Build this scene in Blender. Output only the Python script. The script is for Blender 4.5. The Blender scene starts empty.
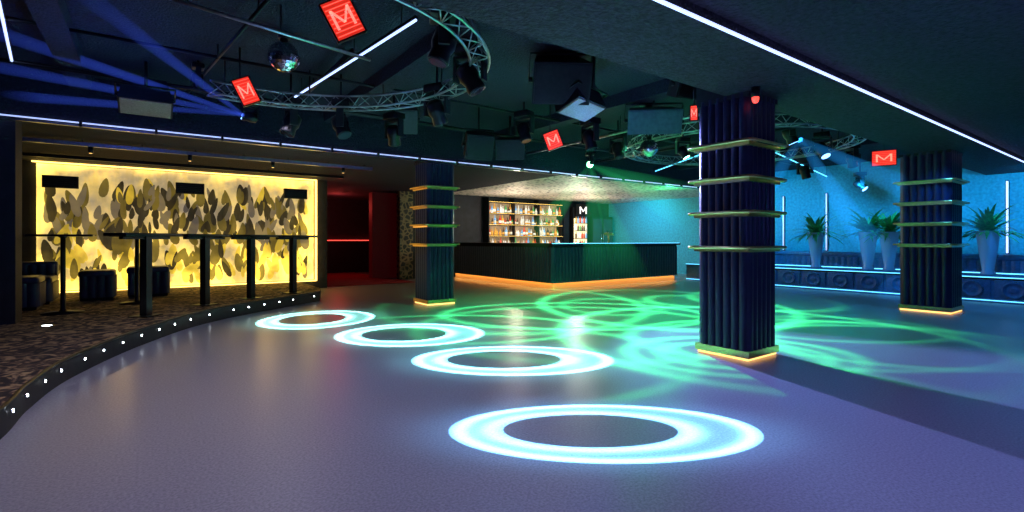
import bpy, bmesh, math, random
from mathutils import Vector, Matrix
random.seed(7)
F=500.0; HZ=240.0; CH=1.25
ca,sa=math.cos(math.radians(36)),math.sin(math.radians(36))
CU,CV=-4.97,-2.72
def R(x,y,z=0): return Vector((CU+ca*x+sa*y, CV-sa*x+ca*y, z))
def P(px,py,z=0):
    Y=F*(CH-z)/(py-HZ); return R((px-512)/F*Y,Y,z)
def D(px,py,Y): return R((px-512)/F*Y,Y,CH-(py-HZ)/F*Y)
CAM=Vector((CU,CV,CH))
sc=bpy.context.scene
try:
    sc.view_settings.view_transform='Standard'; sc.view_settings.look='None'
except Exception: pass

# ---------------- materials ----------------
def nm(name):
    m=bpy.data.materials.new(name); m.use_nodes=True
    return m,m.node_tree,m.node_tree.nodes['Principled BSDF']
def N(nt,t,**k):
    n=nt.nodes.new(t)
    for a,b in k.items(): setattr(n,a,b)
    return n
def mat(name,col,rough=.5,metal=0,noise=0,nscale=20,bump=0,bscale=60,emi=None,es=0,spec=.5,trans=0):
    m,nt,b=nm(name)
    b.inputs['Base Color'].default_value=(*col,1); b.inputs['Roughness'].default_value=rough
    b.inputs['Metallic'].default_value=metal; b.inputs['Specular IOR Level'].default_value=spec
    tc=N(nt,'ShaderNodeTexCoord')
    if noise:
        n=N(nt,'ShaderNodeTexNoise'); n.inputs['Scale'].default_value=nscale; n.inputs['Detail'].default_value=4
        nt.links.new(tc.outputs['Object'],n.inputs['Vector'])
        cr=N(nt,'ShaderNodeValToRGB')
        cr.color_ramp.elements[0].position=.3; cr.color_ramp.elements[1].position=.7
        cr.color_ramp.elements[0].color=(*[c*(1-noise) for c in col],1); cr.color_ramp.elements[1].color=(*[min(1,c*(1+noise)) for c in col],1)
        nt.links.new(n.outputs['Fac'],cr.inputs['Fac']); nt.links.new(cr.outputs['Color'],b.inputs['Base Color'])
    if bump:
        n2=N(nt,'ShaderNodeTexNoise'); n2.inputs['Scale'].default_value=bscale; n2.inputs['Detail'].default_value=5
        nt.links.new(tc.outputs['Object'],n2.inputs['Vector'])
        bp=N(nt,'ShaderNodeBump'); bp.inputs['Strength'].default_value=bump; bp.inputs['Distance'].default_value=.03
        nt.links.new(n2.outputs['Fac'],bp.inputs['Height']); nt.links.new(bp.outputs['Normal'],b.inputs['Normal'])
    if emi:
        b.inputs['Emission Color'].default_value=(*emi,1); b.inputs['Emission Strength'].default_value=es
    return m
M={}
M['black']=mat('black_matte',(.012,.012,.016),.6,noise=.3)
M['blackmetal']=mat('black_metal',(.015,.015,.018),.35,.5,noise=.3)
M['silver']=mat('silver_truss',(.5,.52,.58),.3,1,noise=.15)
M['chrome']=mat('chrome',(.8,.82,.85),.12,1)
M['brass']=mat('brass',(1,.6,.26),.28,1,noise=.1)
M['leather']=mat('navy_leather',(.016,.016,.06),.34,noise=.2,nscale=8,bump=.1,bscale=90)
M['barleather']=mat('bar_leather',(.04,.045,.085),.32,noise=.2,nscale=8)
M['ceil']=mat('ceiling_acoustic',(.013,.012,.034),.85,noise=.5,nscale=30,bump=1,bscale=45)
M['ceilr']=mat('ceiling_textured',(.024,.018,.036),.8,noise=.7,nscale=25,bump=1,bscale=35)
M['wall']=mat('dark_wall',(.01,.011,.022),.7,noise=.4,nscale=6,bump=.3)
M['redwall']=mat('red_wall',(.16,.006,.012),.6,noise=.2,emi=(.5,.01,.02),es=.02)
M['redcarpet']=mat('red_carpet',(.35,.02,.03),.95,noise=.4,nscale=40)
M['amber']=mat('amber_led',(1,.6,.2),.5,emi=(1,.55,.16),es=2.2)
M['amberbar']=mat('amber_led_bar',(1,.6,.2),.5,emi=(1,.5,.13),es=7)
M['kick']=mat('brass_kick_plate',(.8,.5,.22),.45,.4,emi=(1,.5,.13),es=.12)  # faint amber emission paints the LED strip's light onto the plate
M['amberglow']=mat('amber_led_soft',(1,.6,.2),.5,emi=(1,.62,.14),es=3.5)
M['led']=mat('white_led',(.9,.95,1),.5,emi=(.4,.5,1),es=2.2)
M['leddot']=mat('white_led_dot',(.9,.95,1),.5,emi=(.85,.95,1),es=14)
M['ledsoft']=mat('dim_led',(.9,.95,1),.5,emi=(.4,.52,1),es=1.2)
M['cyan']=mat('cyan_led',(.3,.8,1),.5,emi=(.12,.6,1),es=2.5)
M['redled']=mat('red_led',(1,.1,.1),.5,emi=(1,.06,.04),es=2.5)
M['redsign']=mat('red_sign_face',(.5,.02,.02),.4,noise=.5,nscale=30,emi=(1,.04,.02),es=.6)
M['signwhite']=mat('sign_letter',(1,.6,.5),.4,emi=(1,.3,.22),es=1.0)
M['barsign']=mat('bar_letter',(1,.9,.85),.4,emi=(.95,.95,1),es=.8)
M['green']=mat('green_lens',(.2,1,.5),.4,emi=(.15,1,.45),es=30)
M['bluelens']=mat('blue_lens',(.2,.4,1),.3,emi=(.2,.45,1),es=4)
M['lens']=mat('dark_lens',(.05,.06,.1),.08,.3)
M['leaf']=mat('plant_leaf',(.06,.3,.08),.45,noise=.4)
M['vase']=mat('frosted_vase',(.25,.38,.55),.25,.0,emi=(.05,.25,.5),es=.08)
M['tan']=mat('tan_grille',(.28,.22,.17),.6,noise=.3,nscale=60,emi=(.4,.28,.2),es=.06)
M['teal']=mat('teal_cabinet',(.06,.13,.15),.5,noise=.2)
M['stagefront']=mat('stage_front_panel',(.07,.14,.26),.45,noise=.2)

def floor_mat():
    m,nt,b=nm('speckled_floor')
    tc=N(nt,'ShaderNodeTexCoord')
    v=N(nt,'ShaderNodeTexNoise'); v.inputs['Scale'].default_value=70; v.inputs['Detail'].default_value=2; v.inputs['Roughness'].default_value=.6
    nt.links.new(tc.outputs['Object'],v.inputs['Vector'])
    cr=N(nt,'ShaderNodeValToRGB'); e=cr.color_ramp.elements
    e[0].position=.3; e[0].color=(.2,.2,.21,1); e[1].position=.7; e[1].color=(.36,.355,.37,1)
    nt.links.new(v.outputs['Fac'],cr.inputs['Fac'])
    nt.links.new(cr.outputs['Color'],b.inputs['Base Color'])
    b.inputs['Roughness'].default_value=.32
    b.inputs['Specular IOR Level'].default_value=.3
    return m
M['floor']=floor_mat()
def carpet():
    m,nt,b=nm('patterned_carpet')
    tc=N(nt,'ShaderNodeTexCoord'); n=N(nt,'ShaderNodeTexNoise'); n.inputs['Scale'].default_value=5; n.inputs['Detail'].default_value=6; n.inputs['Distortion'].default_value=2.5
    nt.links.new(tc.outputs['Object'],n.inputs['Vector'])
    cr=N(nt,'ShaderNodeValToRGB'); e=cr.color_ramp.elements
    e[0].position=.42; e[0].color=(.02,.015,.01,1); e[1].position=.6; e[1].color=(.45,.3,.13,1)
    x=e.new(.5); x.color=(.1,.06,.03,1)
    nt.links.new(n.outputs['Fac'],cr.inputs['Fac']); nt.links.new(cr.outputs['Color'],b.inputs['Base Color'])
    b.inputs['Roughness'].default_value=.95
    return m
M['carpet']=carpet()
def voro(name,c1,c2,scale,thr=.3,rough=.5,metal=0,feature='F1',bump=.5):
    m,nt,b=nm(name)
    tc=N(nt,'ShaderNodeTexCoord'); v=N(nt,'ShaderNodeTexVoronoi',feature=feature); v.inputs['Scale'].default_value=scale
    nt.links.new(tc.outputs['Object'],v.inputs['Vector'])
    cr=N(nt,'ShaderNodeValToRGB'); e=cr.color_ramp.elements
    e[0].position=thr; e[0].color=(*c1,1); e[1].position=thr+.12; e[1].color=(*c2,1)
    nt.links.new(v.outputs['Distance'],cr.inputs['Fac']); nt.links.new(cr.outputs['Color'],b.inputs['Base Color'])
    bp=N(nt,'ShaderNodeBump'); bp.inputs['Strength'].default_value=bump; bp.inputs['Distance'].default_value=.04
    nt.links.new(v.outputs['Distance'],bp.inputs['Height']); nt.links.new(bp.outputs['Normal'],b.inputs['Normal'])
    b.inputs['Roughness'].default_value=rough; b.inputs['Metallic'].default_value=metal
    return m
M['perf']=voro('perforated_metal_ceiling',(.05,.035,.03),(.75,.68,.6),7,.25,.6,.2)
M['stucco']=mat('teal_stucco_wall',(.08,.4,.48),.7,noise=.22,nscale=16,bump=.5,bscale=25)
M['giraffe']=voro('giraffe_pattern',(.35,.22,.1),(.03,.02,.015),7,.05,.6,0,feature='DISTANCE_TO_EDGE')
def art_mat(name,col,amt,brush=.4):
    m,nt,b=nm(name)
    b.inputs['Base Color'].default_value=(*[c*.4 for c in col],1); b.inputs['Roughness'].default_value=.8
    tc=N(nt,'ShaderNodeTexCoord'); s=N(nt,'ShaderNodeSeparateXYZ'); nt.links.new(tc.outputs['Object'],s.inputs[0])
    def mth(op,a,bb=None):
        n=N(nt,'ShaderNodeMath',operation=op)
        for i,x in enumerate((a,bb)):
            if x is None: continue
            if isinstance(x,(int,float)): n.inputs[i].default_value=x
            else: nt.links.new(x,n.inputs[i])
        return n.outputs[0]
    z=s.outputs['Z']; x=s.outputs['X']
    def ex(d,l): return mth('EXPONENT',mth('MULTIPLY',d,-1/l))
    g=mth('ADD',ex(mth('SUBTRACT',2.75,z),.14), mth('MULTIPLY',ex(mth('SUBTRACT',z,.22),.7),1.4))  # amber edge glow of the LED frame, painted into the emission colour
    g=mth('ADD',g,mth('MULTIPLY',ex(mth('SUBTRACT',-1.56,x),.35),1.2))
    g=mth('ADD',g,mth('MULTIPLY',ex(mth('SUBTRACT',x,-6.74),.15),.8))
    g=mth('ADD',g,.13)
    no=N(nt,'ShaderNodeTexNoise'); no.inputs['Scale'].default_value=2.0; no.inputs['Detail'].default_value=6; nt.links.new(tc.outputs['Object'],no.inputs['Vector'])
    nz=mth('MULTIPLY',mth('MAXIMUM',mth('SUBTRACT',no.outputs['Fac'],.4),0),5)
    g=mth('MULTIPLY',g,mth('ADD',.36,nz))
    mp=N(nt,'ShaderNodeMapping'); mp.inputs['Scale'].default_value=(14,1,2.2); nt.links.new(tc.outputs['Object'],mp.inputs['Vector'])
    st=N(nt,'ShaderNodeTexNoise'); st.inputs['Scale'].default_value=1; st.inputs['Detail'].default_value=5; nt.links.new(mp.outputs[0],st.inputs['Vector'])
    cr=N(nt,'ShaderNodeValToRGB'); cr.color_ramp.elements[0].position=.4; cr.color_ramp.elements[1].position=.68
    cr.color_ramp.elements[1].color=(brush,brush,brush,1); nt.links.new(st.outputs['Fac'],cr.inputs['Fac'])
    cm=N(nt,'ShaderNodeMixRGB'); cm.inputs[1].default_value=(*[c*.3 for c in col],1)
    alt=(.09,.075,.04) if name!='art_panel_backlit' else (.05,.04,.015)
    cm.inputs[2].default_value=(*alt,1); nt.links.new(cr.outputs['Color'],cm.inputs[0])
    mx=N(nt,'ShaderNodeMixRGB',blend_type='ADD'); mx.inputs[0].default_value=1
    nt.links.new(cm.outputs[0],mx.inputs[1])
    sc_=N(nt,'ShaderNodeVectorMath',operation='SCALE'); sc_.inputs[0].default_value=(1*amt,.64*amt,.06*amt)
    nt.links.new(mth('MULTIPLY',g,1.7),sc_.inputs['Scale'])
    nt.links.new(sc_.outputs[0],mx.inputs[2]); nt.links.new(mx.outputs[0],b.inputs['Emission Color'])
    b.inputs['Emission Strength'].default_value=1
    return m
M['art_bg']=art_mat('art_panel_backlit',(.5,.46,.48),1,.5)
M['art_dark']=art_mat('art_leaf_dark',(.02,.018,.02),.05,.25)
M['art_olive']=art_mat('art_leaf_olive',(.11,.085,.02),.2,.4)
M['art_yellow']=art_mat('art_leaf_yellow',(.75,.52,.04),.7,.4)
M['art_grey']=art_mat('art_leaf_grey',(.15,.14,.17),.2,.4)

# ---------------- builder ----------------
class B:
    def __init__(s,name): s.bm=bmesh.new(); s.name=name; s.m=[]
    def mi(s,k):
        if k not in s.m: s.m.append(k)
        return s.m.index(k)
    def face(s,vs,k,smooth=False):
        f=s.bm.faces.new(vs); f.material_index=s.mi(k); f.smooth=smooth; return f
    def hexa(s,co,k):
        v=[s.bm.verts.new(c) for c in co]
        for i in ((3,2,1,0),(4,5,6,7),(0,1,5,4),(1,2,6,5),(2,3,7,6),(3,0,4,7)): s.face([v[j] for j in i],k)
    def box(s,lo,hi,k,M4=None,bev=0):
        x0,y0,z0=lo;x1,y1,z1=hi
        if bev:
            t=bmesh.new(); bmesh.ops.create_cube(t,size=1)
            for v in t.verts: v.co=Vector(((x0+x1)/2+v.co.x*(x1-x0),(y0+y1)/2+v.co.y*(y1-y0),(z0+z1)/2+v.co.z*(z1-z0)))
            bmesh.ops.bevel(t,geom=t.edges[:],offset=bev,segments=3,profile=.5,affect='EDGES')
            mp={v:s.bm.verts.new(M4@v.co if M4 else v.co) for v in t.verts}
            for f in t.faces: s.face([mp[v] for v in f.verts],k,True)
            t.free(); return
        co=[Vector(c) for c in ((x0,y0,z0),(x1,y0,z0),(x1,y1,z0),(x0,y1,z0),(x0,y0,z1),(x1,y0,z1),(x1,y1,z1),(x0,y1,z1))]
        if M4: co=[M4@c for c in co]
        s.hexa(co,k)
    def cyl(s,a,b,r,k,r2=None,n=12,caps=True):
        a=Vector(a);b=Vector(b); r2=r if r2 is None else r2
        d=(b-a).normalized(); u=d.orthogonal().normalized(); w=d.cross(u)
        A=[];Bv=[]
        for i in range(n):
            t=2*math.pi*i/n; o=u*math.cos(t)+w*math.sin(t)
            A.append(s.bm.verts.new(a+o*r)); Bv.append(s.bm.verts.new(b+o*r2))
        for i in range(n): s.face([A[i],A[(i+1)%n],Bv[(i+1)%n],Bv[i]],k,True)
        if caps: s.face(A[::-1],k); s.face(Bv,k)
    def tube(s,pts,r,k,n=8,closed=False):
        pts=[Vector(p) for p in pts]; L=len(pts); rings=[]
        for i,p in enumerate(pts):
            if closed: d=(pts[(i+1)%L]-pts[i-1])
            else: d=pts[min(i+1,L-1)]-pts[max(i-1,0)]
            d.normalize(); up=Vector((0,0,1))
            if abs(d.z)>.95: up=Vector((1,0,0))
            u=d.cross(up).normalized(); w=u.cross(d)
            rings.append([s.bm.verts.new(p+(u*math.cos(2*math.pi*j/n)+w*math.sin(2*math.pi*j/n))*r) for j in range(n)])
        for i in range(L if closed else L-1):
            a=rings[i];b=rings[(i+1)%L]
            for j in range(n): s.face([a[j],a[(j+1)%n],b[(j+1)%n],b[j]],k,True)
        if not closed: s.face(rings[0][::-1],k); s.face(rings[-1],k)
    def lathe(s,prof,c,k,n=12,M4=None):
        c=Vector(c); rings=[]
        for r,z in prof:
            ring=[]
            for j in range(n):
                p=Vector((max(r,.0005)*math.cos(2*math.pi*j/n),max(r,.0005)*math.sin(2*math.pi*j/n),z))
                if M4: p=M4@p
                ring.append(s.bm.verts.new(c+p))
            rings.append(ring)
        for a,b in zip(rings,rings[1:]):
            for j in range(n): s.face([a[j],a[(j+1)%n],b[(j+1)%n],b[j]],k,True)
        s.face(rings[0][::-1],k); s.face(rings[-1],k)
    def flute(s,p0,p1,z0,z1,n,depth,k,nor,seg=6):
        p0=Vector(p0);p1=Vector(p1);nor=Vector(nor)
        for i in range(n):
            prev=None
            for j in range(seg+1):
                t=(i+j/seg)/n; o=math.sin(math.pi*j/seg)**.6*depth if 0<j<seg else 0
                q=p0.lerp(p1,t)+nor*o
                a=s.bm.verts.new((q.x,q.y,z0)); b=s.bm.verts.new((q.x,q.y,z1))
                if prev: s.face([prev[0],a,b,prev[1]],k,True)
                prev=(a,b)
    def prism(s,poly,z0,z1,kt,ks=None):
        a=[s.bm.verts.new((p[0],p[1],z0)) for p in poly]; b=[s.bm.verts.new((p[0],p[1],z1)) for p in poly]
        s.face(b,kt); s.face(a[::-1],ks or kt); L=len(poly)
        for i in range(L): s.face([a[i],a[(i+1)%L],b[(i+1)%L],b[i]],ks or kt)
    def done(s,norm=True):
        if norm: bmesh.ops.recalc_face_normals(s.bm,faces=s.bm.faces[:])
        me=bpy.data.meshes.new(s.name); s.bm.to_mesh(me); s.bm.free()
        for k in s.m: me.materials.append(M[k])
        o=bpy.data.objects.new(s.name,me); sc.collection.objects.link(o); return o
def orient(c,fwd,roll=0):
    f=Vector(fwd).normalized(); x=f.cross(Vector((0,0,1)))
    if x.length<.05: x=Vector((1,0,0))
    x.normalize(); z=x.cross(f)
    m=Matrix((x,f,z)).transposed().to_4x4()
    return Matrix.Translation(c)@m@Matrix.Rotation(roll,4,'Y')
def simple(name,lo,hi,k):
    b=B(name); b.box(lo,hi,k); return b.done()

# ---------------- shell ----------------
U0,U1,V0,V1=-10,11,-7,16.5; CZ=3.4; LZ=2.8
simple('floor',(U0,V0,-.1),(U1,V1,0),'floor')
simple('ceiling',(U0,.25,CZ),(U1,5.9,CZ+.1),'ceil')
simple('ceiling_right',(U0,V0,2.87),(U1,-.68,3.5),'ceilr')
b=B('ceiling_lowered'); b.box((U0,5.9,LZ),(3.0,V1,3.5),'ceil'); b.box((3.0,5.9,LZ),(U1,12.2,3.5),'perf'); b.box((3.0,12.2,LZ),(U1,V1,3.5),'ceil'); b.box((2.95,5.895,2.79),(U1,5.9,3.4),'ceil'); b.done()
simple('ceiling_beam',(U0,-.68,2.78),(U1,.25,3.5),'ceilr')
simple('wall_left',(U0-.2,V0,0),(U0,V1,3.5),'wall')
simple('wall_near',(U0,V0-.2,0),(U1,V0,3.5),'wall')
simple('wall_far',(U0,V1,0),(U1,V1+.2,3.5),'wall')
simple('wall_stage',(U1,V0,0),(U1+.2,V1,3.5),'stucco')
simple('wall_platform',(U0,10.68,0),(-1.2,10.9,LZ),'wall')
b=B('wall_bar'); b.box((1.9,12.2,0),(U1,12.4,LZ),'wall'); b.box((1.45,12.15,0),(1.9,12.4,LZ),'giraffe'); b.done()
simple('wall_entrance',(U0,6.0,.2),(-6.32,6.4,LZ),'wall')
simple('red_partition_wall',(.87,13.0,0),(1.94,13.3,LZ),'redwall')
simple('carpet_runner',(-1.1,10.9,0),(1.4,16.36,.012),'redcarpet')
b=B('red_led_strip'); b.box((-1.1,16.42,1.22),(3,16.5,1.25),'redled'); b.box((-1.1,16.38,0),(3,16.5,1.22),'black'); b.done()

# ---------------- pillars ----------------
def pillar(u,v,w,cap=0):
    b=B('fluted_pillar')
    T=2.78
    b.box((u+.03,v+.03,.1),(u+w-.03,v+w-.03,T),'black')
    i=.03; a0=(u+i,v+i,0);a1=(u+w-i,v+i,0);a2=(u+w-i,v+w-i,0);a3=(u+i,v+w-i,0)
    for p,q,nn in ((a0,a1,(0,-1,0)),(a1,a2,(1,0,0)),(a2,a3,(0,1,0)),(a3,a0,(-1,0,0))):
        b.flute(p,q,.09,T,6,.035,'leather',nn)
    b.box((u-.01,v-.01,.03),(u+w+.01,v+w+.01,.1),'brass')
    b.box((u+.01,v+.01,.004),(u+w-.01,v+w-.01,.03),'amber')
    b.box((u+.0,v+.0,T-.05),(u+w,v+w,T-.001),'black')
    for z in (1.17,1.54,1.90,2.27):
        o=.075; r=.07
        pts=[]
        for cx,cy,a in ((u+w+o-r,v-o+r,-90),(u+w+o-r,v+w+o-r,0),(u-o+r,v+w+o-r,90),(u-o+r,v-o+r,180)):
            for t in range(0,91,30):
                th=math.radians(a+t); pts.append((cx+r*math.cos(th),cy+r*math.sin(th),z))
        b.tube(pts,.017,'brass',8,True)
        b.box((u-.02,v-.02,z-.045),(u+w+.02,v+w+.02,z-.005),'brass')
        for f in (.15,.85):
            for q in (((u+w*f,v,z),(u+w*f,v-o,z)),((u+w*f,v+w,z),(u+w*f,v+w+o,z)),((u,v+w*f,z),(u-o,v+w*f,z)),((u+w,v+w*f,z),(u+w+o,v+w*f,z))):
                b.cyl(q[0],q[1],.008,'brass',n=6)
    if cap: b.box((u,.25,T-.001),(u+w,v+w,CZ),'black')
    return b.done()
pillar(0,0,.6,1); pillar(-.68,5.91,.6); pillar(5.93,-.26,.72)

# ---------------- LED strips ----------------
b=B('led_strip'); b.box((U0+.1,-.70,2.77),(U1-.1,-.68,2.787),'led'); b.done()
b=B('led_strip'); b.box((U0+.1,5.86,2.775),(9.5,5.9,2.787),'ledsoft'); b.box((U0+.1,5.8,2.72),(9.5,5.86,2.745),'silver')
for i in range(24): b.box((U0+.3+i*.8,5.8,2.72),(U0+.33+i*.8,5.86,2.8),'blackmetal')
b.done()
def led_tube(p,q,r=.012,top=CZ,k='led'):
    b=B('led_tube'); p=Vector(p);q=Vector(q); b.cyl(p,q,r,k,n=8)
    b.cyl(p+Vector((0,0,.025)),q+Vector((0,0,.025)),.02,'blackmetal',n=6)
    for t in (.08,.92):
        c=p.lerp(q,t); b.cyl(c+Vector((0,0,.02)),(c.x,c.y,top),.005,'blackmetal',n=6)
    b.done()
led_tube(P(295,97,3.2),P(416,20,3.2))
led_tube(P(648,174,3.1),P(702,154,3.1),k='cyan')
led_tube(P(12,62,3.2),P(-6,-20,3.2))
led_tube(P(770,150,3.1),P(830,178,3.1),k='cyan')
led_tube(P(966,163,2.85),P(1004,175,2.85),top=2.87)

# ---------------- platform ----------------
def crom(pts,n=8):
    out=[]
    for i in range(len(pts)-1):
        p0=pts[max(i-1,0)];p1=pts[i];p2=pts[i+1];p3=pts[min(i+2,len(pts)-1)]
        for j in range(n):
            t=j/n
            out.append(.5*((2*p1)+(-p0+p2)*t+(2*p0-5*p1+4*p2-p3)*t*t+(-p0+3*p1-3*p2+p3)*t**3))
    out.append(pts[-1]); return out
edge=[R(-2.6,2.0)]+[P(x,y,0) for x,y in ((0,440),(30,408),(75,376),(150,342),(220,320),(320,301))]
curve=crom([e.copy() for e in edge])
poly=[(p.x,p.y) for p in curve]+[(-1.95,8.5),(-1.9,10.68),(-9.99,10.68),(-9.99,curve[0].y)]
b=B('raised_platform'); b.prism(poly,0,.2,'carpet','black')
b.tube([(p.x,p.y,.195) for p in curve],.014,'blackmetal',6)
b.done()
b=B('step_lights')
acc=0
for i in range(1,len(curve)):
    seg=(curve[i]-curve[i-1]).length; acc+=seg
    if acc>.33:
        acc=0; d=(curve[i]-curve[i-1]).normalized(); n=Vector((d.y,-d.x,0))
        c=curve[i]+Vector((0,0,.12))
        b.cyl(c-n*.005,c+n*.01,.018,'chrome',n=10); b.cyl(c+n*.008,c+n*.014,.011,'leddot',n=10)
b.done()
b=B('recessed_floor_light'); c=P(47,326,.2); b.cyl(c,c+Vector((0,0,.008)),.045,'leddot',n=20); b.cyl(c,c+Vector((0,0,.006)),.07,'chrome',n=20); b.done()

posts=[(146,316),(205,305),(251,298.5),(293,293)]
for i,(x,y) in enumerate(posts):
    c=P(x,y,.2); d=(P(posts[min(i+1,3)][0],posts[min(i+1,3)][1],.2)-P(posts[max(i-1,0)][0],posts[max(i-1,0)][1],.2)).normalized()
    rz=math.atan2(d.y,d.x); m=Matrix.Translation(c)@Matrix.Rotation(rz,4,'Z')
    b=B('high_bar_table')
    b.box((-.05,-.05,.012),(.05,.05,1.1),'blackmetal',m)
    b.box((-.14,-.14,0),(.14,.14,.014),'blackmetal',m)
    b.box((-.5,-.16,1.1),(.5,.16,1.145),'blackmetal',m,bev=.01)
    b.box((-.4,-.03,1.06),(.4,.03,1.1),'blackmetal',m)
    b.done()
for x,y in ((63,313),(137,303)):
    c=P(x,y,.2); m=Matrix.Translation(c)
    b=B('pedestal_bar_table')
    b.lathe([(.24,0),(.24,.012),(.05,.03),(.03,.06),(.03,1.08),(.06,1.1)],c,'blackmetal',20)
    b.box((-.35,-.35,1.1),(.35,.35,1.13),'blackmetal',m,bev=.008)
    b.done()
def seat(name,u0,u1,v0,v1,h,back=0):
    b=B(name); z0=.2
    b.box((u0+.03,v0+.03,z0),(u1-.03,v1-.03,z0+.05),'blackmetal')
    n=max(3,int((u1-u0)/.11)); m=max(3,int((v1-v0)/.11))
    b.box((u0+.02,v0+.02,z0+.04),(u1-.02,v1-.02,z0+h-.06),'black')
    b.flute((u0+.02,v0+.02,0),(u1-.02,v0+.02,0),z0+.05,z0+h-.1,n,.03,'barleather',(0,-1,0))
    b.flute((u1-.02,v0+.02,0),(u1-.02,v1-.02,0),z0+.05,z0+h-.1,m,.03,'barleather',(1,0,0))
    b.box((u0,v0,z0+h-.12),(u1,v1,z0+h),'barleather',bev=.045)
    if back:
        b.box((u0,v1-.14,z0+h-.06),(u1,v1,z0+back),'barleather',bev=.04)
        b.flute((u0+.04,v1-.14,0),(u1-.04,v1-.14,0),z0+h,z0+back-.05,n,.035,'barleather',(0,-1,0))
    b.done()
seat('banquette_sofa',-8.2,-6.25,8.3,9.1,.45,.68)
seat('upholstered_stool',-5.95,-5.45,8.5,9.05,.52)
seat('upholstered_stool',-5.3,-4.65,8.7,9.3,.55)
seat('upholstered_stool',-6.9,-6.3,7.5,8.1,.5)

# ---------------- art wall ----------------
b=B('backlit_wall_art')
b.box((-6.74,10.6,.24),(-1.56,10.64,2.75),'art_bg')
for k in range(400):
    row=k%6
    zc=[.6,.95,1.3,1.62,1.92,2.2][row]+random.uniform(-.15,.15); xc=random.uniform(-6.6,-1.75)
    h=random.uniform(.12,.25); w=h*random.uniform(.22,.42); rot=random.gauss(0,.25)
    mk=random.choices(['art_dark','art_olive','art_yellow','art_grey'],[[1,4,6,1],[2,5,6,1],[3,5,4,3],[7,6,1,4],[8,5,1,4],[5,4,2,4]][row])[0]
    y=10.597-.0001*k
    vs=[]
    for j in range(14):
        t=2*math.pi*j/14; lx=w*math.sin(t)*(1-.3*math.cos(t)); lz=h*math.cos(t)
        vs.append(b.bm.verts.new((xc+lx*math.cos(rot)-lz*math.sin(rot),y,min(2.7,zc+lx*math.sin(rot)+lz*math.cos(rot)))))
    b.face(vs,mk)
for px in (61,190,295):
    X=(px-512)/F; Y=(10.6-CV)/(ca-sa*X); p=R(X*Y,Y)
    b.box((p.x-.27,10.5,2.28),(p.x+.27,10.6,2.52),'black')
    for q in range(5): b.box((p.x-.24,10.49,2.31+q*.04),(p.x+.24,10.5,2.325+q*.04),'blackmetal')
b.done(False)
b=B('amber_led_frame')
b.box((-6.8,10.5,2.765),(-1.5,10.6,2.785),'amberglow'); b.box((-1.53,10.5,.21),(-1.5,10.6,2.765),'amberglow'); b.box((-6.8,10.5,.205),(-1.53,10.6,.225),'amberglow'); b.done()
b=B('lighting_track')
b.box((-9.9,7.4,2.7),(-1.2,7.46,2.76),'silver'); b.box((-9.9,9.3,2.72),(-1.2,9.36,2.78),'blackmetal')
for i in range(12): b.cyl((-9.5+i*.74,7.43,2.74),(-9.5+i*.74,7.43,2.8),.012,'blackmetal',n=6); b.cyl((-9.5+i*.74,9.33,2.74),(-9.5+i*.74,9.33,2.8),.012,'blackmetal',n=6)
for i in range(6):
    x=-8.3+i*1.3; b.cyl((x,7.43,2.7),(x,7.43,2.6),.035,'blackmetal',n=10); b.cyl((x,7.43,2.6),(x,7.43,2.597),.02,'amber',n=10)
b.done()

# ---------------- bar ----------------
b=B('bar_counter')
bu,bv,ul,vl=3.19,6.8,8.3,11.9
b.box((bu+.05,bv+.05,.17),(ul,bv+.55,1.12),'black'); b.box((bu+.05,bv+.5,.17),(bu+.55,vl,1.12),'black')
b.box((bu+.12,bv+.12,0),(ul,bv+.5,.17),'kick'); b.box((bu+.12,bv+.5,0),(bu+.5,vl,.17),'kick')
b.box((bu+.03,bv+.03,.165),(ul,bv+.12,.172),'amberbar'); b.box((bu+.03,bv+.12,.165),(bu+.12,vl,.172),'amberbar')
b.flute((bu+.04,bv+.04,0),(ul,bv+.04,0),.172,1.06,44,.04,'barleather',(0,-1,0),seg=5)
b.flute((bu+.04,bv+.04,0),(bu+.04,vl,0),.172,1.06,44,.04,'barleather',(-1,0,0),seg=5)
b.box((bu,bv,.155),(ul,bv+.03,.175),'brass'); b.box((bu,bv,.155),(bu+.03,vl,.175),'brass')
b.box((bu-.06,bv-.06,1.1),(ul+.05,bv+.6,1.17),'blackmetal'); b.box((bu-.06,bv+.6,1.1),(bu+.6,vl,1.17),'blackmetal')
b.box((bu-.062,bv-.065,1.155),(ul,bv-.06,1.168),'cyan')
b.flute((ul,bv+.05,0),(ul,bv+.55,0),.17,1.06,4,.03,'barleather',(1,0,0))
b.done()
bc=[('bottle_clear',(.75,.75,.7)),('bottle_amber',(.7,.35,.06)),('bottle_green',(.08,.4,.12)),('bottle_white',(.9,.88,.8)),('bottle_dark',(.08,.05,.03)),('bottle_red',(.6,.06,.03)),('bottle_blue',(.2,.45,.8))]
for n_,c in bc: M[n_]=mat(n_,c,.15,emi=c,es=.55)  # bottles and the label below emit their colour, painting in shelf light
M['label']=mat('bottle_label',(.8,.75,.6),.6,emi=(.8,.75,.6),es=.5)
M['warm']=mat('warm_panel',(1,.85,.6),.5,noise=.4,nscale=12,emi=(1,.75,.4),es=1.2)
M['shelfback']=mat('shelf_back_panel',(.3,.2,.14),.4,noise=.6,nscale=6,emi=(.8,.5,.25),es=.25)
b=B('back_bar_shelving')
b.box((4.6,12.13,0),(8.3,12.2,2.75),'black'); b.box((4.65,12.12,1.0),(8.0,12.13,2.6),'shelfback')
b.box((4.6,11.75,0),(8.3,12.12,.95),'blackmetal')
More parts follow.
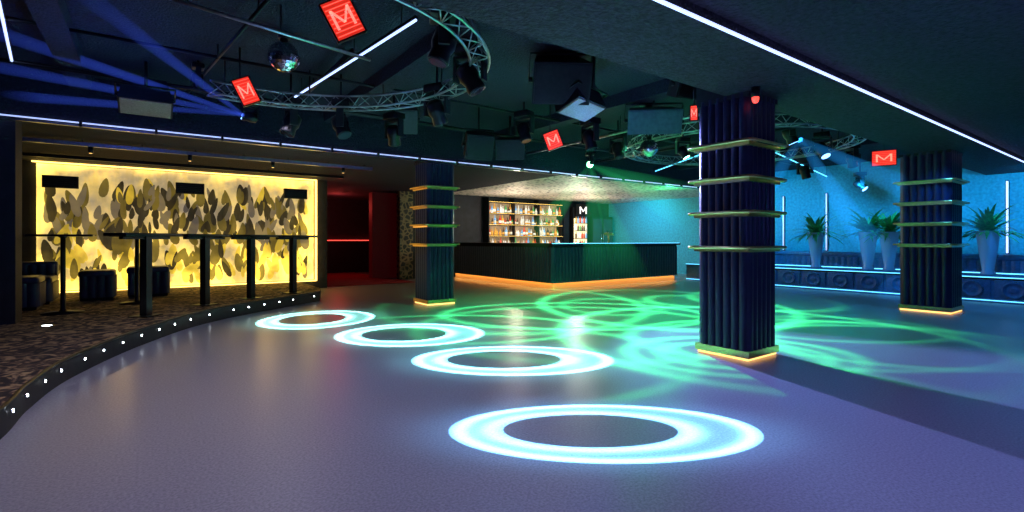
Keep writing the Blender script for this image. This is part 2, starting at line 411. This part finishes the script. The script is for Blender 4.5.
for z in (1.0,1.4,1.8,2.2,2.6):
    b.box((4.6,11.8,z-.03),(8.0,12.12,z),'blackmetal'); b.box((4.6,11.79,z-.012),(8.0,11.8,z-.006),'amberglow')
for x in (4.6,5.7,6.85,7.98): b.box((x-.015,11.8,.95),(x+.015,12.12,2.75),'blackmetal')
b.box((8.05,11.8,.95),(8.35,12.12,2.7),'blackmetal')
b.done()
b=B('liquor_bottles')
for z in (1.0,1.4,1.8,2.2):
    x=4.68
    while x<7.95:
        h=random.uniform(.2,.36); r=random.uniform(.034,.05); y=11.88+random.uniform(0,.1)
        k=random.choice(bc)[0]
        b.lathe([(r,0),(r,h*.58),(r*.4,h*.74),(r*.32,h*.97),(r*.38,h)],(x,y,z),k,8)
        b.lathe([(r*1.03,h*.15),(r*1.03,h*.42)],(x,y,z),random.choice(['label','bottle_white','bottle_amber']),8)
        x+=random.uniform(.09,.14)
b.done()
b=B('illuminated_bottle_cabinet')
b.box((8.5,11.75,.9),(9.3,12.15,2.55),'blackmetal')
b.box((8.55,11.74,1.0),(9.25,11.75,2.1),'warm')
for z in (1.3,1.6,1.9): b.box((8.5,11.68,z),(9.3,11.75,z+.02),'blackmetal')
for z in (1.02,1.32,1.62,1.92):
    for x in range(6): b.lathe([(.035,0),(.035,.15),(.014,.2),(.012,.25)],(8.62+x*.11,11.70,z),random.choice(bc)[0],8)
b.box((8.5,11.4,0),(9.3,12.15,.9),'blackmetal')
b.done()
b=B('bar_fridge')
b.box((9.5,11.7,0),(10.7,12.15,2.2),'blackmetal')
for i in range(2):
    b.box((9.55+i*.6,11.68,.3),(10.05+i*.6,11.7,2.1),'lens'); b.cyl((10.0+i*.1,11.65,.9),(10.0+i*.1,11.65,1.5),.012,'chrome',n=8)
b.done()
b=B('beer_tap_tower')
t=5.6
b.cyl((t,7.15,1.17),(t,7.15,1.42),.03,'brass'); b.cyl((t-.16,7.15,1.42),(t+.16,7.15,1.42),.035,'brass')
for q in (-.1,0,.1): b.cyl((t+q,7.15,1.42),(t+q,7.05,1.38),.01,'brass',n=6); b.cyl((t+q,7.12,1.44),(t+q,7.1,1.54),.012,'black',n=6)
b.done()

# ---------------- red signs ----------------
def msign(px,py,Y,w,h,roll,top=CZ):
    c=D(px,py,Y); f=(CAM-c); f.z*=.3; m=orient(c,f,roll)
    b=B('red_light_sign')
    b.box((-w/2,-.05,-h/2),(w/2,0,h/2),'blackmetal',m)
    b.box((-w/2+.012,0,-h/2+.012),(w/2-.012,.008,h/2-.012),'redsign',m)
    for i in range(8):
        z=-h/2+h*(i+.9)/9
        b.box((-w/2+.02,.008,z),(w/2-.02,.011,z+.006),'redled',m)
    a=w*.28; g=h*.24; t=w*.04
    def bar(x0,z0,x1,z1):
        co=[]
        for y in (.01,.022):
            for xx,zz in ((x0-t,z0),(x0+t,z0),(x1+t,z1),(x1-t,z1)): co.append(m@Vector((xx,y,zz)))
        b.hexa(co,'signwhite')
    bar(-a,-g,-a,g); bar(a,-g,a,g); bar(-a,g,0,-g*.5); bar(a,g,0,-g*.5)
    q=m@Vector((0,-.03,h/2-.01)); b.cyl(q,(q.x,q.y,top),.01,'blackmetal',n=6)
    b.done()
msign(343,18,3.7,.235,.29,.5)
msign(246,91,5.6,.2,.3,.45)
msign(694,113,6.0,.1,.19,0)
msign(553,140,7.6,.25,.28,.35)
msign(884,158,10.2,.42,.32,0)
c=Vector((8.9,11.6,2.42)); 
b=B('letter_m_bar_sign'); m=orient(c,(-.3,-1,0)); 
def bar2(x0,z0,x1,z1,t=.022):
    co=[]
    for y in (0,.03):
        for xx,zz in ((x0-t,z0),(x0+t,z0),(x1+t,z1),(x1-t,z1)): co.append(m@Vector((xx,y,zz)))
    b.hexa(co,'barsign')
bar2(-.13,-.14,-.13,.14); bar2(.13,-.14,.13,.14); bar2(-.13,.14,0,-.05); bar2(.13,.14,0,-.05)
b.box((-.3,-.03,-.25),(.3,0,.25),'blackmetal',m); b.cyl(c,(c.x,c.y,LZ),.01,'blackmetal',n=6); b.done()

# ---------------- mirror balls ----------------
def mball(px,py,Y,r,top=CZ):
    c=D(px,py,Y); b=B('mirror_ball'); 
    nl=14
    for i in range(nl):
        t0=math.pi*i/nl;t1=math.pi*(i+1)/nl; nn=max(4,int(28*math.sin((t0+t1)/2)))
        for j in range(nn):
            a0=2*math.pi*j/nn+.01; a1=2*math.pi*(j+1)/nn-.01
            vs=[c+r*Vector((math.sin(t)*math.cos(a),math.sin(t)*math.sin(a),math.cos(t))) for t,a in ((t0+.01,a0),(t0+.01,a1),(t1-.01,a1),(t1-.01,a0))]
            b.face([b.bm.verts.new(v) for v in vs],'chrome')
    b.lathe([(.01,-r*.97),(r*.6,-r*.76),(r*.97,0),(r*.6,r*.76),(.01,r*.97)],c,'black',20)
    b.cyl(c+Vector((0,0,r)),(c.x,c.y,top),.006,'blackmetal',n=6); b.cyl(c+Vector((0,0,r*.9)),c+Vector((0,0,r*1.3)),.04,'blackmetal')
    b.cyl((c.x,c.y,top-.06),(c.x,c.y,top),.06,'blackmetal'); b.done(False)
mball(284,57,5.2,.155); mball(649,148,8.0,.14)

# ---------------- trusses ----------------
def truss(cx,cy,r,z,a0,a1):
    b=B('circular_lighting_truss'); n=int(abs(a1-a0)/5)
    def pt(rr,a,zz): q=R(cx+rr*math.cos(math.radians(a)),cy+rr*math.sin(math.radians(a))); return (q.x,q.y,zz)
    A=[a0+(a1-a0)*i/n for i in range(n+1)]
    ch=[(r-.09,z),(r+.09,z),(r,z+.16)]
    for rr,zz in ch: b.tube([pt(rr,a,zz) for a in A],.013,'silver',8)
    for i in range(n):
        o=i%2
        b.cyl(pt(ch[o][0],A[i],z),pt(ch[1-o][0],A[i+1],z),.006,'silver',n=6)
        b.cyl(pt(ch[o][0],A[i],z),pt(r,A[i+1],z+.16),.006,'silver',n=6)
        b.cyl(pt(ch[1-o][0],A[i+1],z),pt(r,A[i],z+.16),.006,'silver',n=6)
    for i in range(0,n+1,6):
        q=pt(r,A[i],z+.16); b.cyl(q,(q[0],q[1],CZ),.01,'blackmetal',n=6)
    b.done()
truss(-2.1,4.6,1.8,2.93,-75,140)
truss(4.1,9.2,1.9,2.93,-180,175)
b=B('ceiling_pipes')
def pipe(p,q,r=.02,k='blackmetal'):
    p=Vector(p);q=Vector(q); b.cyl(p,q,r,k,n=8)
    for t in (.1,.5,.9):
        c=p.lerp(q,t); b.cyl(c,(c.x,c.y,CZ),.008,'blackmetal',n=6)
pipe(P(272,-5,3.25),P(186,95,3.25),.018); pipe(P(160,-5,3.15),P(370,60,3.15),.018,'silver')
pipe((-9.8,4.9,3.2),(9.5,4.9,3.2),.025); pipe((-9.8,3.6,3.25),(9.5,3.6,3.25),.02); pipe((-6.5,.5,3.3),(-6.5,5.8,3.3),.03)
pipe((-3.2,2.6,3.28),(-3.2,5.8,3.28),.025); pipe((1.6,.5,3.1),(1.6,5.8,3.1),.025,'silver'); pipe((3.6,.5,3.1),(3.6,5.8,3.1),.025)
b.done()
for i in range(6):
    x=-9+i*3.2; simple('ceiling_joist',(x,.26,3.22),(x+.22,5.89,CZ),'ceil')

# ---------------- moving heads ----------------
def mhead(px,py,Y,aim,lens='lens',top=CZ,s=1):
    c=D(px,py,Y)
    b=B('moving_head_light')
    base=c+Vector((0,0,.27*s)); mb=Matrix.Translation(base)@Matrix.Rotation(random.uniform(0,3),4,'Z')
    b.box((-.13*s,-.11*s,-.05*s),(.13*s,.11*s,.05*s),'blackmetal',mb,bev=.015)
    b.box((-.15*s,-.035*s,-.08*s),(.15*s,.035*s,-.055*s),'black',mb)
    for sgn in (-1,1): b.box((sgn*.15*s-.015,-.045*s,-.31*s),(sgn*.15*s+.015,.045*s,-.055*s),'black',mb)
    a=Vector(aim).normalized(); q=Vector((0,0,1)).rotation_difference(a).to_matrix()
    b.lathe([(.06*s,-.14*s),(.1*s,-.11*s),(.105*s,.0),(.085*s,.05*s),(.095*s,.13*s),(.09*s,.15*s)],c,'blackmetal',16,q)
    b.lathe([(.078*s,.15*s),(.078*s,.156*s)],c,lens,16,q)
    b.cyl(base+Vector((0,0,.05*s)),(c.x,c.y,top),.016,'blackmetal',n=6)
    b.done()
mhead(443,46,4.2,(-.3,.1,-1)); mhead(470,78,4.9,(.5,-.3,-1)); mhead(341,126,6.5,(.2,-.5,-1)); mhead(291,124,6.5,(-.4,-.1,-1))
mhead(394,135,7.4,(.3,.5,-1)); mhead(437,112,6.0,(.6,.3,-1)); mhead(590,164,9.2,(CAM-D(590,164,9.2))+Vector((0,0,-.8)),'green',s=.7)
mhead(524,132,7.8,(.1,-.3,-1)); mhead(618,150,9,(0,-.3,-1)); mhead(790,135,8.6,(.3,-.3,-1),'bluelens'); mhead(822,150,9.3,(-.2,-.6,-1),'bluelens')
mhead(852,160,10.3,(.3,0,-1)); mhead(683,152,8.0,(.3,-.5,-1),'green',s=.7); mhead(805,172,11,(.1,-.2,-1)); mhead(735,160,10.8,(.1,-.2,-1))
mhead(198,80,6.0,(.1,.4,-1),s=.6); mhead(590,140,7.5,(.1,-.2,-1)); mhead(860,185,12.5,(0,-1,-1),'bluelens')
mhead(250,117,7.15,D(-60,60,5.4)-D(250,117,7.15),'bluelens',s=.7)

# ---------------- speakers ----------------
def speaker(c,fwd,w,h,d,k='black',grille='blackmetal',top=CZ,name='hanging_loudspeaker'):
    m=orient(c,fwd); b=B(name)
    co=[(-w*.38,-d,-h/2),(w*.38,-d,-h/2),(w/2,0,-h/2),(-w/2,0,-h/2),(-w*.38,-d,h/2),(w*.38,-d,h/2),(w/2,0,h/2),(-w/2,0,h/2)]
    b.hexa([m@Vector(q) for q in co],k)
    b.box((-w/2+.02,0,-h/2+.02),(w/2-.02,.012,h/2-.02),grille,m)
    b.tube([m@Vector(q) for q in ((-w/2-.02,-d*.5,0),(-w/2-.02,-d*.5,h/2+.06),(w/2+.02,-d*.5,h/2+.06),(w/2+.02,-d*.5,0))],.014,'blackmetal',6)
    q=m@Vector((0,-d*.5,h/2+.06)); b.cyl(q,(q.x,q.y,top),.02,'blackmetal',n=8)
    for s_ in (-1,1): b.cyl(m@Vector((s_*(w/2-.02),-d*.5,0)),m@Vector((s_*(w/2+.03),-d*.5,0)),.03,'blackmetal',n=10)
    b.done()
speaker(D(562,84,5.6),(-.5,-.8,-.5),.66,.46,.45)
speaker(D(582,110,5.9),(0.1,-.4,-1),.62,.34,.3,'black','tan')
speaker(D(655,122,7.0),(-.6,-.7,-.35),.75,.34,.35,'teal','teal')
speaker(D(510,150,8.6),(-.5,-.7,-.3),.5,.35,.35)
speaker(D(480,148,8.0),(-.2,-.7,-.3),.45,.4,.35)
speaker(D(146,108,6.2),(0,-.3,-1),.55,.4,.3,'black','tan')
speaker(D(690,86,6.0),(-.2,-.7,-.3),.32,.3,.25)
speaker(D(405,122,7.9),(-.3,-.7,-.5),.4,.4,.3)
b=B('red_warning_beacon'); c=Vector((-.05,-.1,2.68)); b.lathe([(.04,0),(.045,.04),(.04,.1)],c,'blackmetal',12); b.lathe([(.02,-.055),(.032,-.03),(.034,0)],c,'redled',12); b.done()

# ---------------- stage ----------------
su=8.6
b=B('stage_platform')
b.box((su,-6.9,0),(10.99,6.7,.5),'stagefront'); b.box((su-.03,-6.9,.47),(su,6.7,.5),'blackmetal'); b.box((su-.035,-6.9,.50),(su+.01,6.7,.515),'cyan')
b.box((su-.02,-6.9,.04),(su,6.7,.055),'cyan')
v=-6.6
while v<6.5:
    c=Vector((su,v,.27)); 
    b.box((su-.03,v-.27,.08),(su,v+.27,.46),'stagefront',bev=.01)
    b.lathe([(.17,0),(.17,.03),(.14,.035),(.13,.015),(.05,.005),(.04,.02)],c+Vector((-.03,0,0)),'stagefront',20,Matrix.Rotation(-math.pi/2,3,'Y'))
    v+=.6
b.done()
def at_u(px,u): 
    X=(px-512)/F; Y=(u-CU)/(ca*X+sa); return R(X*Y,Y)
b=B('stage_bench')
b.box((10.3,-6.5,.5),(10.95,6.5,.8),'teal'); b.box((10.25,-6.5,.8),(10.95,6.5,.92),'stagefront',bev=.04); b.box((10.25,-6.5,.5),(10.27,6.5,.52),'cyan')
b.flute((10.29,-6.5,0),(10.29,6.5,0),.53,.8,90,.03,'stagefront',(-1,0,0),seg=4)
b.done()
def plant(px,u=9.6,s=1.9):
    c=at_u(px,u); c.z=.5
    b=B('potted_agave_plant')
    b.lathe([(.12,0),(.13,.03),(.1,.1),(.15,.5),(.2,.9),(.21,.95),(.18,.95),(.17,.88)],c,'vase',20)
    for i in range(110):
        az=random.uniform(0,6.28); el=random.uniform(.1,1.4); L=random.uniform(.25,.5)*s; pv=None; wd=.05
        for j in range(6):
            t=j/5; p=c+Vector((0,0,.9))+Vector((math.cos(az)*L*t*math.cos(el-t*.4),math.sin(az)*L*t*math.cos(el-t*.4),L*t*math.sin(el-t*.5)))
            side=Vector((-math.sin(az),math.cos(az),0))*wd*(1-t**2)*(.5+t if t<.5 else 1)
            a=b.bm.verts.new(p-side);d=b.bm.verts.new(p+side+Vector((0,0,.001)))
            if pv: b.face([pv[0],a,d,pv[1]],'leaf',True)
            pv=(a,d)
    b.done(False)
for px in (816,868,889,988): plant(px)
for px in (826,926,1007,783):
    p=at_u(px,10.93); b=B('led_wall_tube'); b.cyl((10.95,p.y,.95),(10.95,p.y,2.6),.02,'ledsoft' if px!=1007 else 'led',n=8); b.box((10.97,p.y-.03,.93),(11,p.y+.03,2.62),'blackmetal'); b.done()
b=B('dj_booth'); b.box((9.4,5.2,.5),(10.2,6.5,1.35),'teal'); b.box((9.35,5.15,1.35),(10.2,6.55,1.4),'blackmetal'); b.box((9.38,5.2,.9),(9.4,6.5,.94),'cyan')
b.box((9.6,5.5,1.4),(9.9,6.2,1.5),'blackmetal'); b.done()

# ---------------- beams (emissive cones standing in for lit haze) ----------------
cnt=[0]
def beam(name,p,q,r0,r1,col,st):
    cnt[0]+=1; key='haze%d'%cnt[0]
    m=bpy.data.materials.new(name+'_emission'); m.use_nodes=True; nt=m.node_tree; nt.nodes.clear()
    o=nt.nodes.new('ShaderNodeOutputMaterial'); e=nt.nodes.new('ShaderNodeEmission'); e.inputs[0].default_value=(*col,1)
    tc=nt.nodes.new('ShaderNodeTexCoord'); vd=nt.nodes.new('ShaderNodeVectorMath'); vd.operation='DISTANCE'; vd.inputs[1].default_value=p
    nt.links.new(tc.outputs['Object'],vd.inputs[0])
    mr=nt.nodes.new('ShaderNodeMapRange'); mr.interpolation_type='SMOOTHSTEP'; mr.inputs['From Min'].default_value=0; mr.inputs['From Max'].default_value=(Vector(q)-Vector(p)).length*.97
    mr.inputs['To Min'].default_value=st; mr.inputs['To Max'].default_value=0
    nt.links.new(vd.outputs['Value'],mr.inputs['Value']); nt.links.new(mr.outputs[0],e.inputs[1])
    nt.links.new(e.outputs[0],o.inputs['Volume']); M[key]=m
    b=B(name); b.cyl(p,q,r0,key,r2=r1,n=24); b.done()
for x,y,YY,st in ((-190,-30,4.1,3.0),(-190,30,5.0,2.6),(-200,78,5.6,2.2),(0,-70,3.4,1.5)):
    beam('blue_glow_cone',D(243,115,7.0),D(x,y,YY),.025,.1,(.05,.12,1),st)
for i,(x,y,YY) in enumerate(((640,300,8.0),(705,205,8.5),(720,235,8.5),(520,260,9),(600,300,8.4))):
    beam('green_glow_cone',D(590,165,9.0),D(x,y,YY),.03,.35,(.04,1,.3),.55)
for i,(x,y,YY) in enumerate(((700,290,9),(900,290,10.5),(1010,235,9.5))):
    beam('cyan_glow_cone',D(800,140,8.7),D(x,y,YY),.05,.4,(.02,.35,1),.9)

# ---------------- lights ----------------
def spot(name,loc,aim,e,col,size=120,blend=.8,rad=.1):
    l=bpy.data.lights.new(name,'SPOT'); l.energy=e; l.color=col; l.spot_size=math.radians(size); l.spot_blend=blend; l.shadow_soft_size=rad
    o=bpy.data.objects.new(name,l); o.location=loc; o.rotation_euler=(Vector(aim)-Vector(loc)).to_track_quat('-Z','Y').to_euler(); sc.collection.objects.link(o); return o
def point(name,loc,e,col,rad=.1):
    l=bpy.data.lights.new(name,'POINT'); l.energy=e; l.color=col; l.shadow_soft_size=rad
    o=bpy.data.objects.new(name,l); o.location=loc; sc.collection.objects.link(o)
def down(name,x,y,e,col,size=140,z=2.7): 
    p=R(x,y,z); return spot(name,p,(p.x,p.y,0),e,col,size,.8,.15)
down('violet_wash_light',3.2,2.0,60,(.32,.28,1)); down('violet_wash_light',6.2,4.6,90,(.15,.2,1))
down('purple_wash_light',.6,1.4,120,(.42,.44,1)); down('warm_wash_light',-2.2,3.0,120,(.75,.64,.85)); down('warm_wash_light',-2.9,6.4,110,(.75,.7,.95))
down('blue_wash_light',.0,5.2,120,(.28,.42,1)); down('teal_wash_light',7.0,8.0,100,(.03,.35,1))
spot('shadow_wash_light',R(.9,9.6,2.65),R(3.6,3.6,0),3000,(.26,.3,1),48,.5,.04)
def gobo(name,cx,cy,e,col,fn,z=2.7,size=150):
    p=R(cx,cy,z); l=bpy.data.lights.new(name,'SPOT'); l.energy=e; l.color=(1,1,1); l.spot_size=math.radians(size); l.spot_blend=.1; l.shadow_soft_size=.004
    l.use_nodes=True; nt=l.node_tree; em=[n for n in nt.nodes if n.type=='EMISSION'][0]; em.inputs[0].default_value=(*col,1)
    tc=nt.nodes.new('ShaderNodeTexCoord'); s=nt.nodes.new('ShaderNodeSeparateXYZ'); nt.links.new(tc.outputs['Normal'],s.inputs[0])
    def mth(op,a,b=None):
        n=nt.nodes.new('ShaderNodeMath'); n.operation=op
        for i,x in enumerate((a,b)):
            if x is None: continue
            if isinstance(x,(int,float)): n.inputs[i].default_value=x
            else: nt.links.new(x,n.inputs[i])
        return n.outputs[0]
    dx=mth('MULTIPLY',mth('DIVIDE',s.outputs[0],s.outputs[2]),-z); dy=mth('MULTIPLY',mth('DIVIDE',s.outputs[1],s.outputs[2]),-z)
    e1=mth('ADD',mth('MULTIPLY',dx,ca),mth('MULTIPLY',dy,-sa)); e2=mth('ADD',mth('MULTIPLY',dx,sa),mth('MULTIPLY',dy,ca))
    nt.links.new(fn(nt,mth,e1,e2),em.inputs[1])
    o=bpy.data.objects.new(name,l); o.location=p; sc.collection.objects.link(o)
def ell(mth,x,y,cx,cy,A,Bb):
    a=mth('DIVIDE',mth('SUBTRACT',x,cx),A); c=mth('DIVIDE',mth('SUBTRACT',y,cy),Bb)
    return mth('SQRT',mth('ADD',mth('MULTIPLY',a,a),mth('MULTIPLY',c,c)))
def gauss(mth,r,c,w):
    d=mth('DIVIDE',mth('SUBTRACT',r,c),w); return mth('EXPONENT',mth('MULTIPLY',mth('MULTIPLY',d,d),-1))
def ringfn(A,Bb):
    def fn(nt,mth,x,y):
        ro=ell(mth,x,y,0,0,A,Bb); ri=ell(mth,x,y,-.09*A,0,A,Bb)
        inside=mth('LESS_THAN',ro,1.0); outer=mth('GREATER_THAN',ri,.56)
        g=mth('ADD',mth('ADD',gauss(mth,ro,.93,.06),mth('MULTIPLY',gauss(mth,ri,.64,.08),.8)),.2)
        main=mth('MULTIPLY',mth('MULTIPLY',g,inside),outer)
        halo=mth('MULTIPLY',gauss(mth,ro,.95,.3),.05)
        return mth('ADD',main,halo)
    return fn
for (x,y,A,Bb,col,e) in ((604,434,155,(404.5,464),(.16,.5,1),6500),(513,360.5,101,(346,376),(.2,.75,.95),6500),(411,334.5,74,(323.5,347),(.25,.8,.8),5500),(318,319.5,55,(310.5,329.5),(.25,.85,.75),5000)):
    Yn=625/(Bb[1]-240);Yf=625/(Bb[0]-240);Yc=(Yn+Yf)/2
    gobo('ring_gobo_spotlight',(x-512)/F*Yc,Yc,e,col,ringfn(A/F*Yc,(Yf-Yn)/2),size=70)
def swirl(nt,mth,x,y):
    tot=None
    random.seed(5)
    for i in range(16):
        cx=random.uniform(-3.2,3.4);cy=random.uniform(-2.6,3.2);A=random.uniform(.8,2.6);Bb=A*random.uniform(.6,1.3)
        w_=.11/A
        g=mth('MULTIPLY',gauss(mth,ell(mth,x,y,cx,cy,A,Bb),1,w_),random.uniform(.4,1))
        tot=g if tot is None else mth('ADD',tot,g)
    fall=mth('EXPONENT',mth('MULTIPLY',mth('POWER',ell(mth,x,y,0,.7,3.6,3.6),4),-1))
    d2=ell(mth,x,y,0,0,2.7,2.7); comp=mth('POWER',mth('ADD',1,mth('MULTIPLY',d2,d2)),1.5)
    return mth('MULTIPLY',mth('MULTIPLY',mth('ADD',tot,.14),fall),comp)
gobo('green_swirl_gobo_spotlight',1.9,8.0,2000,(.06,1,.28),swirl,size=160)
for p in ((-5.4,9.9,1.6),(-2.8,9.9,1.6)): point('art_glow_light',p,10,(1,.62,.2),0)
for p in ((4.8,10.5,1.9),(8.0,10.5,1.9)): point('bar_light',p,60,(1,.8,.6),.02)
point('bar_light',(5.7,8.6,1.8),70,(.8,.9,.7),.02)
for v in (5.2,2.2,-.8): spot('stage_wash_light',(9.0,v,2.6),(11,v,1.3),220,(.01,.42,1),140,.8,.1)
spot('stage_wash_light',(9.3,9.6,2.5),(11,9.9,1.3),200,(.01,.5,.8),140,.8,.1)
for v in (3.5,-.5): spot('stage_front_light',(6.8,v,2.7),(8.7,v,.2),150,(.02,.28,1),100,.8,.1)
spot('green_bar_light',D(590,165,9.0)+Vector((0,0,-.15)),(6,8,1.0),110,(.05,.9,.5),110)
point('green_ceiling_fill',(7.6,6.6,2.35),26,(.05,1,.3),0)  # unseen fill lamps added to turn the ceiling near the bar green
point('green_ceiling_fill',D(640,150,9.0),12,(.05,1,.4),0)
point('red_passage_light',(.2,14.5,2.4),30,(1,.08,.06),0) 
point('blue_ceiling_fill',R(-4,5,2.6),16,(.06,.12,1)); point('blue_ceiling_fill',R(1,6,2.4),14,(.1,.16,1),0)  # unseen blue fill lamps, added so the dark ceiling and beams show
point('blue_ceiling_fill',R(3.6,3.2,1.6),12,(.16,.18,1),0)
w=bpy.data.worlds.new('world'); sc.world=w; w.use_nodes=True; w.node_tree.nodes['Background'].inputs[0].default_value=(.02,.03,.08,1); w.node_tree.nodes['Background'].inputs[1].default_value=.3
# ---------------- camera ----------------
cd=bpy.data.cameras.new('camera'); cd.lens=36*F/1024; cd.sensor_width=36; cd.shift_y=-16/1024; cd.clip_start=.05
co=bpy.data.objects.new('camera',cd); co.location=CAM; co.rotation_euler=(math.pi/2,0,-math.radians(36)); sc.collection.objects.link(co); sc.camera=co
